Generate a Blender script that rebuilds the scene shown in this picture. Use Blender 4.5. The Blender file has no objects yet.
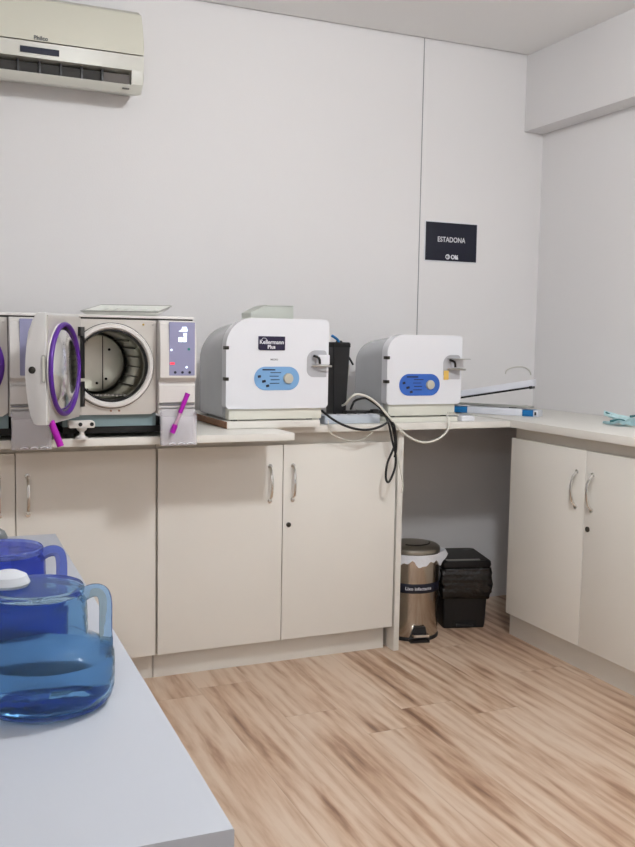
import bpy, bmesh, math, random
from mathutils import Vector, Matrix, noise
random.seed(7)
scene = bpy.context.scene
COL = scene.collection
PI = math.pi

# ------------------------------------------------------------------ materials
def s2l(c):
    return tuple(((v/12.92) if v <= .04045 else ((v+.055)/1.055)**2.4) for v in c)
def rgb(r, g, b): return s2l((r/255, g/255, b/255)) + (1,)
def mat(name, col, rough=.5, metal=0, var=.04, scale=6, bump=0, bscale=80, spec=.5, coat=0, trans=0, ior=1.45, emit=None, es=0, alpha=1, stretch=None):
    m = bpy.data.materials.new(name); m.use_nodes = True
    nt = m.node_tree; b = nt.nodes['Principled BSDF']
    tc = nt.nodes.new('ShaderNodeTexCoord')
    mp = nt.nodes.new('ShaderNodeMapping'); nt.links.new(tc.outputs['Object'], mp.inputs['Vector'])
    if stretch: mp.inputs['Scale'].default_value = stretch
    n = nt.nodes.new('ShaderNodeTexNoise'); n.inputs['Scale'].default_value = scale; n.inputs['Detail'].default_value = 4
    nt.links.new(mp.outputs[0], n.inputs['Vector'])
    r = nt.nodes.new('ShaderNodeValToRGB')
    r.color_ramp.elements[0].position = .3; r.color_ramp.elements[1].position = .7
    r.color_ramp.elements[0].color = tuple(max(0, v*(1-var)) for v in col[:3]) + (1,)
    r.color_ramp.elements[1].color = tuple(min(1, v*(1+var)) for v in col[:3]) + (1,)
    nt.links.new(n.outputs['Fac'], r.inputs['Fac']); nt.links.new(r.outputs['Color'], b.inputs['Base Color'])
    b.inputs['Roughness'].default_value = rough; b.inputs['Metallic'].default_value = metal
    b.inputs['Specular IOR Level'].default_value = spec; b.inputs['Coat Weight'].default_value = coat
    b.inputs['Transmission Weight'].default_value = trans; b.inputs['IOR'].default_value = ior
    b.inputs['Alpha'].default_value = alpha
    if emit: b.inputs['Emission Color'].default_value = emit; b.inputs['Emission Strength'].default_value = es
    if bump:
        n2 = nt.nodes.new('ShaderNodeTexNoise'); n2.inputs['Scale'].default_value = bscale; n2.inputs['Detail'].default_value = 3
        nt.links.new(mp.outputs[0], n2.inputs['Vector'])
        bp = nt.nodes.new('ShaderNodeBump'); bp.inputs['Strength'].default_value = bump; bp.inputs['Distance'].default_value = .01
        nt.links.new(n2.outputs['Fac'], bp.inputs['Height']); nt.links.new(bp.outputs[0], b.inputs['Normal'])
    return m

M = {}
M['wall'] = mat('wall_paint', rgb(227, 225, 225), .75, var=.01, scale=1.5, bump=.05, bscale=160)
M['ceiling'] = mat('ceiling_paint', rgb(238, 237, 236), .85, var=.01, scale=1)
M['groove'] = mat('shadow_gap', rgb(90, 90, 88), .9)
M['lam'] = mat('beige_laminate', rgb(231, 228, 221), .42, var=.012, scale=3, bump=.03, bscale=300)
M['lam_edge'] = mat('beige_edge', rgb(216, 211, 202), .5, var=.02)
M['board'] = mat('white_board', rgb(226, 223, 216), .38, var=.012, scale=5)
M['chip'] = mat('raw_chipboard', rgb(150, 112, 88), .85, var=.2, scale=120, bump=.4, bscale=200)
M['table'] = mat('white_table', rgb(180, 184, 192), .35, var=.008, scale=4)
M['steel'] = mat('brushed_steel', rgb(198, 194, 188), .28, 1, var=.06, scale=8, stretch=(1, 1, 12))
M['chamber'] = mat('chamber_steel', rgb(176, 176, 168), .28, 1, var=.15, scale=10)
M['chamber_back'] = mat('chamber_back_steel', rgb(226, 224, 214), .38, 1, var=.1, scale=9)
M['dark_steel'] = mat('dark_steel', rgb(74, 72, 68), .35, 1)
M['chrome'] = mat('chrome', rgb(228, 228, 226), .15, 1, var=.02)
M['faceplate'] = mat('silver_faceplate', rgb(206, 202, 196), .38, .45, var=.03, scale=5)
M['plastic'] = mat('offwhite_plastic', rgb(216, 212, 208), .38, var=.012, bump=.03, bscale=300)
M['doorp'] = mat('door_plastic', rgb(207, 205, 203), .5, var=.02, bump=.06, bscale=260)
M['white_gloss'] = mat('white_gloss', rgb(228, 229, 234), .16, var=.008, coat=.3)
M['grey_paint'] = mat('grey_glossy_paint', rgb(186, 188, 192), .2, var=.05, scale=4, coat=.2, bump=.04, bscale=6)
M['cream'] = mat('cream_plastic', rgb(220, 219, 208), .4, var=.01)
M['purple'] = mat('purple_rubber', rgb(78, 30, 132), .4, var=.04)
M['magenta'] = mat('magenta_plastic', rgb(168, 8, 165), .35, var=.03)
M['pinkclear'] = mat('pink_clear', rgb(205, 170, 190), .3, var=.03, trans=.3)
M['black'] = mat('black_plastic', rgb(30, 30, 32), .4, var=.1)
M['black_matte'] = mat('black_matte', rgb(14, 14, 15), .7, var=.1)
M['bin_black'] = mat('bin_black', rgb(17, 17, 18), .45, var=.1)
M['bag'] = mat('black_bag', rgb(11, 11, 12), .22, var=.1, bump=.9, bscale=30, coat=.3)
M['teal'] = mat('teal_glass', rgb(126, 146, 150), .2, var=.03)
M['display'] = mat('display_violet', rgb(146, 146, 176), .3, var=.03)
M['lcd'] = mat('lcd_lit', rgb(230, 240, 255), .4, emit=rgb(225, 238, 255), es=1.3)
M['led_red'] = mat('led_red', rgb(235, 80, 100), .4, emit=rgb(240, 60, 80), es=.7)
M['ledw'] = mat('led_white', rgb(235, 240, 255), .4, emit=rgb(220, 235, 255), es=1.2)
M['blue_light'] = mat('light_blue_label', rgb(122, 166, 210), .4, var=.02)
M['blue_deep'] = mat('deep_blue_label', rgb(52, 100, 186), .4, var=.02)
M['knob'] = mat('knob_greige', rgb(190, 186, 172), .5)
M['plaque'] = mat('navy_plaque', rgb(36, 30, 58), .4)
M['sign'] = mat('navy_sign', rgb(13, 17, 36), .45, var=.05)
M['white_ink'] = mat('white_ink', rgb(225, 225, 230), .6)
M['dark_ink'] = mat('dark_ink', rgb(30, 34, 52), .6)
M['grey_ink'] = mat('grey_ink', rgb(140, 140, 144), .6)
M['recess'] = mat('recess_grey', rgb(176, 176, 180), .5)
M['yellow'] = mat('yellow_tag', rgb(226, 186, 96), .6)
M['ac_top'] = mat('ac_cream', rgb(214, 212, 198), .3, var=.01)
M['ac_low'] = mat('ac_grey_white', rgb(208, 207, 198), .35, var=.01)
M['ac_vane_lit'] = mat('ac_vane_lit', rgb(98, 92, 88), .6)  # lighter vane colour, partial light painted in for the end cell
M['ac_shaded'] = mat('ac_vane_shaded', rgb(48, 46, 44), .7)  # vane colour with the outlet's shade painted in
M['seam'] = mat('joint_line', rgb(150, 150, 152), .9)
M['cord_w'] = mat('white_cable', rgb(212, 210, 200), .5)
M['cord_b'] = mat('black_cable', rgb(20, 20, 22), .45)
M['seal_blue'] = mat('sealer_blue', rgb(20, 108, 170), .4)
M['seal_white'] = mat('sealer_white', rgb(222, 224, 232), .35, var=.01)
M['alu'] = mat('aluminium', rgb(176, 176, 172), .3, .8)
M['strip'] = mat('power_strip_plastic', rgb(216, 224, 234), .25, var=.03, trans=.25)
M['liner'] = mat('white_liner', rgb(226, 228, 234), .45, var=.05, bump=.3, bscale=60)
M['bin_steel'] = mat('bin_steel', rgb(188, 180, 170), .2, 1, var=.1, scale=4, stretch=(6, 6, .3))
M['bin_lid'] = mat('bin_lid', rgb(172, 170, 162), .34, 1, var=.05)
M['mask'] = mat('teal_fabric', rgb(196, 226, 230), .8, var=.14, scale=30, bump=.3, bscale=150)
M['mask_dark'] = mat('teal_dark', rgb(60, 112, 118), .8)
M['acrylic'] = mat('clear_acrylic', rgb(232, 230, 236), .15, alpha=.28)
M['frost'] = mat('frosted_plastic', rgb(232, 236, 228), .35, trans=.55, ior=1.15)
M['tray_mesh'] = mat('tray_metal', rgb(232, 234, 228), .5, 0, var=.05)
M['brass'] = mat('brass', rgb(196, 168, 80), .4, .6)
M['green'] = mat('green_mark', rgb(40, 120, 110), .5)
M['lamp'] = mat('lamp_diffuser', rgb(250, 250, 255), .5, emit=(.955, .98, 1.0, 1), es=1)
M['grey_dark'] = mat('grey_cap', rgb(92, 96, 98), .35)
M['bottle_white'] = mat('bottle_white', rgb(200, 204, 210), .35)

def tinted_glass(name, col, dens, rough=.06, ior=1.08):
    m = bpy.data.materials.new(name); m.use_nodes = True; nt = m.node_tree
    b = nt.nodes['Principled BSDF']
    n = nt.nodes.new('ShaderNodeTexNoise'); n.inputs['Scale'].default_value = 9
    r = nt.nodes.new('ShaderNodeValToRGB'); r.color_ramp.elements[0].position = .3; r.color_ramp.elements[1].position = .7
    r.color_ramp.elements[0].color = tuple(v*.88 for v in col[:3])+(1,); r.color_ramp.elements[1].color = col
    nt.links.new(n.outputs['Fac'], r.inputs['Fac']); nt.links.new(r.outputs['Color'], b.inputs['Base Color'])
    b.inputs['Roughness'].default_value = rough; b.inputs['IOR'].default_value = ior
    b.inputs['Transmission Weight'].default_value = dens
    bp = nt.nodes.new('ShaderNodeBump'); bp.inputs['Strength'].default_value = .07; bp.inputs['Distance'].default_value = .01
    w = nt.nodes.new('ShaderNodeTexWave'); w.bands_direction = 'Z'; w.inputs['Scale'].default_value = 22; w.inputs['Distortion'].default_value = 2.5
    tc = nt.nodes.new('ShaderNodeTexCoord'); nt.links.new(tc.outputs['Object'], w.inputs['Vector']); nt.links.new(tc.outputs['Object'], n.inputs['Vector'])
    nt.links.new(w.outputs['Fac'], bp.inputs['Height']); nt.links.new(bp.outputs[0], b.inputs['Normal'])
    return m
M['jug_blue'] = tinted_glass('jug_blue', rgb(184, 216, 242), .95)
M['jug_deep'] = tinted_glass('jug_deep_blue', rgb(132, 150, 234), .93)
M['water'] = tinted_glass('water_blue', rgb(214, 235, 250), 1.0, .02, 1.1)

def floor_mat():
    m = bpy.data.materials.new('wood_laminate'); m.use_nodes = True; nt = m.node_tree; N = nt.nodes; L = nt.links
    b = N['Principled BSDF']; tc = N.new('ShaderNodeTexCoord'); sp = N.new('ShaderNodeSeparateXYZ'); L.new(tc.outputs['Object'], sp.inputs[0])
    def mth(op, a, b2=None, c=None):
        n = N.new('ShaderNodeMath'); n.operation = op
        for i, v in enumerate((a, b2, c)):
            if v is None: continue
            if isinstance(v, (int, float)): n.inputs[i].default_value = v
            else: L.new(v, n.inputs[i])
        return n.outputs[0]
    X, Y = sp.outputs[0], sp.outputs[1]
    u = mth('DIVIDE', mth('ADD', X, 5.02), .19); ci = mth('FLOOR', u); fu = mth('FRACT', u)
    wn = N.new('ShaderNodeTexWhiteNoise'); wn.noise_dimensions = '1D'; L.new(ci, wn.inputs['W'])
    v = mth('DIVIDE', mth('ADD', mth('ADD', Y, 10), mth('MULTIPLY', wn.outputs['Value'], 1.2)), 1.2); ri = mth('FLOOR', v); fv = mth('FRACT', v)
    cb = N.new('ShaderNodeCombineXYZ'); L.new(ci, cb.inputs[0]); L.new(ri, cb.inputs[1])
    wn2 = N.new('ShaderNodeTexWhiteNoise'); wn2.noise_dimensions = '3D'; L.new(cb.outputs[0], wn2.inputs['Vector'])
    rnd = wn2.outputs['Value']
    # grain coordinates: shift per plank
    off = mth('MULTIPLY', rnd, 37.0)
    g = N.new('ShaderNodeCombineXYZ'); L.new(mth('ADD', X, off), g.inputs[0]); L.new(mth('MULTIPLY', mth('ADD', Y, off), .11), g.inputs[1]); L.new(off, g.inputs[2])
    n1 = N.new('ShaderNodeTexNoise'); n1.inputs['Scale'].default_value = 13; n1.inputs['Detail'].default_value = 5; n1.inputs['Distortion'].default_value = .9; L.new(g.outputs[0], n1.inputs['Vector'])
    n2 = N.new('ShaderNodeTexNoise'); n2.inputs['Scale'].default_value = 90; n2.inputs['Detail'].default_value = 3; L.new(g.outputs[0], n2.inputs['Vector'])
    g3 = N.new('ShaderNodeCombineXYZ'); L.new(mth('ADD', X, off), g3.inputs[0]); L.new(mth('MULTIPLY', mth('ADD', Y, off), .30), g3.inputs[1])
    n3 = N.new('ShaderNodeTexNoise'); n3.inputs['Scale'].default_value = 5.5; n3.inputs['Detail'].default_value = 2; L.new(g3.outputs[0], n3.inputs['Vector'])
    wv = N.new('ShaderNodeTexWave'); wv.bands_direction = 'X'; wv.inputs['Scale'].default_value = 7; wv.inputs['Distortion'].default_value = 9; wv.inputs['Detail'].default_value = 2; wv.inputs['Detail Scale'].default_value = .7
    L.new(g.outputs[0], wv.inputs['Vector'])
    f = mth('ADD', mth('ADD', mth('MULTIPLY', n1.outputs['Fac'], .62), mth('MULTIPLY', n2.outputs['Fac'], .22)), mth('ADD', mth('MULTIPLY', wv.outputs['Fac'], .10), mth('MULTIPLY', n3.outputs['Fac'], .30)))
    f = mth('ADD', f, mth('MULTIPLY', mth('SUBTRACT', rnd, .5), .07))
    vo = N.new('ShaderNodeTexVoronoi'); vo.inputs['Scale'].default_value = 4.2; L.new(g3.outputs[0], vo.inputs['Vector'])
    kd = mth('MAXIMUM', mth('SUBTRACT', 1, mth('DIVIDE', mth('ADD', vo.outputs['Distance'], mth('MULTIPLY', n1.outputs['Fac'], .10)), .24)), 0)
    f = mth('SUBTRACT', f, mth('MULTIPLY', kd, .26))
    r = N.new('ShaderNodeValToRGB'); cr = r.color_ramp
    cr.elements[0].position = .42; cr.elements[0].color = rgb(130, 97, 75)
    cr.elements[1].position = .72; cr.elements[1].color = rgb(214, 192, 171)
    for p, c in ((.50, rgb(166, 132, 107)), (.57, rgb(190, 159, 134)), (.64, rgb(204, 177, 153))):
        e = cr.elements.new(p); e.color = c
    L.new(f, r.inputs['Fac'])
    du = mth('MINIMUM', fu, mth('SUBTRACT', 1, fu)); dv = mth('MINIMUM', fv, mth('SUBTRACT', 1, fv))
    seam = mth('MINIMUM', mth('GREATER_THAN', du, .006), mth('GREATER_THAN', dv, .0012))
    mx = N.new('ShaderNodeMix'); mx.data_type = 'RGBA'; L.new(mth('ADD', mth('MULTIPLY', seam, .2), .8), mx.inputs['Factor'])
    mx.inputs['A'].default_value = rgb(110, 84, 66); L.new(r.outputs['Color'], mx.inputs['B'])
    L.new(mx.outputs['Result'], b.inputs['Base Color'])
    b.inputs['Roughness'].default_value = .36
    bp = N.new('ShaderNodeBump'); bp.inputs['Strength'].default_value = .08; bp.inputs['Distance'].default_value = .003
    L.new(n2.outputs['Fac'], bp.inputs['Height']); L.new(bp.outputs[0], b.inputs['Normal'])
    return m
M['floor'] = floor_mat()

# ------------------------------------------------------------------ geometry helpers
class B:
    def __init__(s): s.bm = bmesh.new()
    def box(s, x0, x1, y0, y1, z0, z1, bev=0, seg=2):
        r = bmesh.ops.create_cube(s.bm, size=1)['verts']
        for v in r: v.co = Vector((x0+(v.co.x+.5)*(x1-x0), y0+(v.co.y+.5)*(y1-y0), z0+(v.co.z+.5)*(z1-z0)))
        if bev:
            es = list({e for v in r for e in v.link_edges})
            bmesh.ops.bevel(s.bm, geom=es, offset=bev, segments=seg, affect='EDGES', profile=.6)
        return s
    def prism(s, pts, o, u, v, w, depth, bev=0, seg=3, both=False):
        # polygon pts (a,b) in plane o + a*u + b*v, extruded by depth along w; bev on the start cap rim
        o, u, v, w = map(Vector, (o, u, v, w))
        a = [s.bm.verts.new(o+u*p[0]+v*p[1]) for p in pts]
        b = [s.bm.verts.new(o+u*p[0]+v*p[1]+w*depth) for p in pts]
        n = len(pts); f1 = s.bm.faces.new(a); f2 = s.bm.faces.new(b[::-1])
        for i in range(n): s.bm.faces.new((a[i], b[i], b[(i+1) % n], a[(i+1) % n]))
        if bev:
            es = list(f1.edges) + (list(f2.edges) if both else [])
            bmesh.ops.bevel(s.bm, geom=es, offset=bev, segments=seg, affect='EDGES', profile=.5, clamp_overlap=True)
        return s
    def lathe(s, prof, c=(0, 0, 0), n=40, axis='Z', ang0=0, ang1=2*PI, M3=None):
        full = abs(ang1-ang0-2*PI) < 1e-6
        m = n if full else n+1; rings = []
        for (r, z) in prof:
            ring = []
            if r < 1e-6:
                q = Vector((0, 0, z)); ring = [s.bm.verts.new(s._ax(q, axis, c, M3))]*m
            else:
                for i in range(m):
                    t = ang0+(ang1-ang0)*i/n
                    ring.append(s.bm.verts.new(s._ax(Vector((r*math.cos(t), r*math.sin(t), z)), axis, c, M3)))
            rings.append(ring)
        for a, b in zip(rings, rings[1:]):
            for i in range(n):
                j = (i+1) % m
                q = [a[i], a[j], b[j], b[i]]; q2 = []
                for v in q:
                    if v not in q2: q2.append(v)
                if len(q2) > 2:
                    try: s.bm.faces.new(q2)
                    except ValueError: pass
        return s
    def _ax(s, q, axis, c, M3):
        if M3 is not None: q = M3 @ q
        elif axis == 'Y': q = Vector((q.x, -q.z, q.y))      # lathe axis points to -Y
        elif axis == 'X': q = Vector((-q.z, q.y, q.x))      # lathe axis points to -X
        return q+Vector(c)
    def loft(s, rings, cap0=True, cap1=True):
        R = [[s.bm.verts.new(p) for p in r] for r in rings]; n = len(R[0])
        for a, b in zip(R, R[1:]):
            for i in range(n): s.bm.faces.new((a[i], a[(i+1) % n], b[(i+1) % n], b[i]))
        if cap0: s.bm.faces.new(R[0][::-1])
        if cap1: s.bm.faces.new(R[-1])
        return s
    def tube(s, pts, r, n=8, smooth=True, sub=6, flat=None):
        P = [Vector(p) for p in pts]
        if smooth and len(P) > 2:
            Q = []
            for i in range(len(P)-1):
                p0 = P[max(i-1, 0)]; p1 = P[i]; p2 = P[i+1]; p3 = P[min(i+2, len(P)-1)]
                for k in range(sub):
                    t = k/sub
                    Q.append(.5*((2*p1)+(-p0+p2)*t+(2*p0-5*p1+4*p2-p3)*t*t+(-p0+3*p1-3*p2+p3)*t**3))
            Q.append(P[-1]); P = Q
        up = Vector((0, 0, 1)); rings = []; prev = None
        for i, p in enumerate(P):
            d = (P[min(i+1, len(P)-1)]-P[max(i-1, 0)])
            if d.length < 1e-9: d = Vector((0, 0, 1))
            d.normalize()
            a = prev if prev is not None else d.orthogonal()
            a = a-d*a.dot(d)
            if a.length < 1e-5: a = d.orthogonal()
            a.normalize(); prev = a; b = d.cross(a)
            rr = r[min(int(i*len(r)/len(P)), len(r)-1)] if isinstance(r, (list, tuple)) else r
            rings.append([p+(a*math.cos(2*PI*k/n)+b*math.sin(2*PI*k/n)*(flat or 1))*rr for k in range(n)])
        return s.loft(rings)
    def torus(s, R, r, c, M3, n=64, m=12, sx=1):
        rings = []
        for i in range(n):
            t = 2*PI*i/n; ring = []
            for k in range(m):
                a = 2*PI*k/m
                q = Vector(((R+r*math.cos(a))*math.cos(t), (R+r*math.cos(a))*math.sin(t), r*sx*math.sin(a)))
                ring.append(s.bm.verts.new(M3 @ q+Vector(c)))
            rings.append(ring)
        for i in range(n):
            a, b = rings[i], rings[(i+1) % n]
            for k in range(m): s.bm.faces.new((a[k], b[k], b[(k+1) % m], a[(k+1) % m]))
        return s
    def obj(s, name, m, parent=None, ang=35, off=None):
        bm = s.bm
        if off is None and parent is not None:
            off = parent.get('_o')
            off = Vector(off) if off is not None else Vector((0, 0, 0))
        off = Vector(off) if off is not None else Vector((0, 0, 0))
        bmesh.ops.recalc_face_normals(bm, faces=bm.faces)
        me = bpy.data.meshes.new(name); bm.to_mesh(me); bm.free()
        if off.length: me.transform(Matrix.Translation(-off))
        me.materials.append(m); me.shade_smooth(); me.set_sharp_from_angle(angle=math.radians(ang))
        o = bpy.data.objects.new(name, me); COL.objects.link(o)
        if parent is not None: o.parent = parent; o['_o'] = tuple(off)
        return o

def text_mesh(txt, size, x, y, z, name, m, parent, align='CENTER', bold=.0, depth=.0006, sx=1):
    cu = bpy.data.curves.new(name, 'FONT'); cu.body = txt; cu.size = size; cu.align_x = align; cu.align_y = 'CENTER'
    cu.extrude = depth; cu.offset = bold; cu.resolution_u = 3
    t = bpy.data.objects.new(name, cu); COL.objects.link(t)
    bpy.context.view_layer.update()
    me = bpy.data.meshes.new_from_object(t.evaluated_get(bpy.context.evaluated_depsgraph_get()))
    bpy.data.objects.remove(t); me.name = name
    off = Vector(parent.get('_o', (0, 0, 0)))
    for v in me.vertices: v.co = Vector((x+v.co.x*sx, y-v.co.z, z+v.co.y))-off
    me.materials.clear(); me.materials.append(m)
    o = bpy.data.objects.new(name, me); COL.objects.link(o); o.parent = parent; o['_o'] = tuple(off)
    return o

def thing(name, label, cat, loc, group=None):
    o = bpy.data.objects.new(name, None); COL.objects.link(o); o.location = loc; o['_o'] = tuple(loc)
    o.empty_display_size = .05
    o['label'] = label; o['category'] = cat
    if group: o['group'] = group
    return o
def tag(o, label, cat, group=None):
    o['label'] = label; o['category'] = cat
    if group: o['group'] = group
    return o
def st(o): o['kind'] = 'structure'; return o
def copy_tree(o, parent=None):
    c = o.copy(); COL.objects.link(c); c.parent = parent
    for ch in [k for k in bpy.data.objects if k.parent == o and k is not c]: copy_tree(ch, c)
    return c
def rrect(x0, x1, z0, z1, rs, n=8):
    # rounded rectangle, rs = radii (bl, br, tr, tl)
    P = []
    for (cx, cz, r, a0) in ((x0+rs[0], z0+rs[0], rs[0], PI), (x1-rs[1], z0+rs[1], rs[1], 1.5*PI), (x1-rs[2], z1-rs[2], rs[2], 0), (x0+rs[3], z1-rs[3], rs[3], .5*PI)):
        for i in range(n+1):
            a = a0+.5*PI*i/n; P.append((cx+r*math.cos(a), cz+r*math.sin(a)))
    return P
def ring_rr(cx, cy, hx, hy, r, z, rot=0, n=6, fn=None):
    P = rrect(-hx, hx, -hy, hy, (r,)*4, n); out = []
    for i, (a, b) in enumerate(P):
        k = fn(i, len(P)) if fn else (0, 0)
        l = math.hypot(a, b) or 1
        a += a/l*k[0]; b += b/l*k[0]
        out.append(Vector((cx+a*math.cos(rot)-b*math.sin(rot), cy+a*math.sin(rot)+b*math.cos(rot), z+k[1])))
    return out

# ------------------------------------------------------------------ measured set-out
XR, XB, ZB, H = 2.129, 2.024, 2.171, 2.512
XL, YR = -2.6, -5.6
ZD = .87; ZT = .895; YD = -.565; YDOOR = -.531

# ------------------------------------------------------------------ the room
st(B().box(XL, XR, YR, 0, -.05, 0).obj('floor', M['floor']))
st(B().box(XL-.1, XR+.1, 0, .1, -.05, H+.1).obj('wall_back', M['wall']))
st(B().box(XR, XR+.1, YR, 0, -.05, H+.1).obj('wall_right', M['wall']))
st(B().box(XL-.1, XL, YR, 0, -.05, H+.1).obj('wall_left', M['wall']))
st(B().box(XL-.1, XR+.1, YR-.1, YR, -.05, H+.1).obj('wall_front', M['wall']))
b = B().box(XL, XR, YR, -.012, H, H+.1)
st(b.obj('ceiling', M['ceiling']))
st(B().box(XL, XR, -.012, 0, H+.012, H+.09).obj('trim_1', M['groove']))
st(B().box(XB, XR, YR, 0, ZB, H, .002).obj('trim_2', M['wall']))
st(B().box(1.485, 1.4875, -.0035, 0, ZT, H).obj('trim_3', M['seam']))
st(B().box(1.4875, 1.5075, -.004, 0, ZT, H, .0015).obj('trim_4', M['wall']))

# ------------------------------------------------------------------ ceiling lamps (out of frame, they light the room; the smaller is added fill)
def lamp(x, y, z, label, r=.09):
    t = thing('pendant_lamp', label, 'lamp', (x, y, H), 'white globe lamps')
    B().lathe([(0, 0), (.05, 0), (.05, -.02), (.02, -.03), (0, -.03)], (x, y, H-.0005), 32).obj('ceiling_rose', M['plastic'], t)
    B().tube([(x, y, H-.02), (x, y, z+r*.95)], .005, 8, smooth=False).obj('rod', M['chrome'], t)
    B().lathe([(r*math.sin(PI*k/24), r*math.cos(PI*k/24)) for k in range(25)], (x, y, z), 40).obj('globe', M['lamp'], t)
lamp(.62, -2.3, 2.35, 'white globe lamp hanging above the middle of the floor')
lamp(-1.3, -4.7, 2.2, 'smaller unseen fill globe lamp added near the front left corner', .058)  # weak lamp added behind the camera to fill the front faces

# ------------------------------------------------------------------ cabinets
def bow(b, x, y, z0, z1, out=.028, axis='Y'):
    pts = []
    for i in range(9):
        t = i/8; zz = z1+(z0-z1)*t; d = out*math.sin(PI*min(max(t, 0), 1))**.55
        pts.append((x, y-d, zz) if axis == 'Y' else (x-d, y, zz))
    b.tube(pts, .0055, 8, sub=3, flat=1.0)
    for zz in (z0, z1):
        if axis == 'Y': b.lathe([(0, 0), (.0085, 0), (.0085, .004), (0, .005)], (x, y, zz), 12, 'Y')
        else: b.lathe([(0, 0), (.0085, 0), (.0085, .004), (0, .005)], (x, y, zz), 12, 'X')
    return b
def lock_y(b, x, y, z): return b.lathe([(0, 0), (.009, 0), (.009, .004), (.006, .006), (0, .006)], (x, y, z), 16, 'Y')

def base_cabinet(x0, xm, x1, label, lock=True):
    t = thing('base_cabinet', label, 'cabinet', (x0, -.5, 0), 'floor cabinets under the back worktop')
    B().box(x0+.001, x1-.001, -.51, -.003, .0995, .868).obj('body', M['lam_edge'], t)
    B().box(x0+.002, x1-(.012 if lock else .001), -.477, -.45, 0, .0985, .001).obj('plinth', M['lam'], t)
    for k, (a, c) in enumerate(((x0+.004, xm-.0015), (xm+.0015, x1-.004))):
        d = B().box(a, c, YDOOR, -.512, .0995, .824, .0015).obj('door', M['lam'], t)
        hx = c-.05 if k == 0 else a+.036
        h = bow(B(), hx, YDOOR, .622, .748).obj('handle', M['chrome'], d); h['label'] = 'chrome bow handle'
        if k and lock: lock_y(B(), a+.022, YDOOR, .53).obj('lock', M['dark_steel'], d)
base_cabinet(-.748, -.2845, .180, 'beige two-door base cabinet partly behind the blue jugs, left of the other cabinet', lock=False)
base_cabinet(.180, .6456, 1.113, 'beige two-door base cabinet between the jugs and the wastebaskets, with a round lock')

tag(B().box(1.1195, 1.143, -.528, -.003, 0, ZD-.0005, .001).obj('support_panel', M['board']),
    'upright white board holding the back worktop beside the steel pedal bin', 'panel')

# right cabinet (doors face left)
t = thing('base_cabinet', 'beige two-door base cabinet along the right wall with curved handles', 'cabinet', (1.65, -1.0, 0))
y0, ym, y1 = -.538, -.994, -1.45
B().box(1.652, XR-.003, y1+.002, y0-.003, .1045, .869).obj('body', M['lam_edge'], t)
B().box(1.676, 1.70, y1+.004, y0+.03, 0, .1035, .001).obj('plinth', M['lam'], t)
for k, (a, c) in enumerate(((ym+.0015, y0), (y1+.003, ym-.0015))):
    d = B().box(1.6322, 1.6505, a, c, .1045, .8247, .0015).obj('door', M['lam'], t)
    hy = a+.045 if k == 0 else c-.040
    h = bow(B(), 1.6322, hy, .615, .743, .026, 'X').obj('handle', M['chrome'], d); h['label'] = 'chrome bow handle'
    if k: B().lathe([(0, 0), (.010, 0), (.010, .004), (.006, .006), (0, .006)], (1.6322, c-.023, .543), 16, 'X').obj('lock', M['dark_steel'], d)

# worktops
tag(B().box(.585, 1.604, YD, -.0015, ZD, ZT, .001).obj('worktop', M['board']),
    'white worktop along the back wall, open above the two wastebaskets', 'worktop')
tag(B().box(1.605, XR-.001, -2.0, -.0015, ZD, .9, .001).obj('worktop', M['board']),
    'white worktop along the right wall holding the teal masks', 'worktop')
tag(B().box(-1.3, .583, -.788, -.0015, ZD, ZT-.001, .001).obj('worktop', M['board']),
    'deeper white worktop slab under the steam sterilizers', 'worktop')
# board under the large machine
t = thing('base_board', 'loose white board with raw brown end under the large white machine', 'board', (.57, -.35, ZT))
B().box(.404, .752, -.613, -.10, ZT+.0005, .9195, .001).obj('board', M['board'], t)
B().box(.4015, .4038, -.613, -.10, ZT+.0005, .9195, .0005).obj('raw_edge', M['chip'], t)
tag(B().box(1.085, 1.385, -.52, -.18, ZT+.0005, .9125, .001).obj('base_board', M['cream']),
    'thin pale board under the small white machine', 'board')

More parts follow.
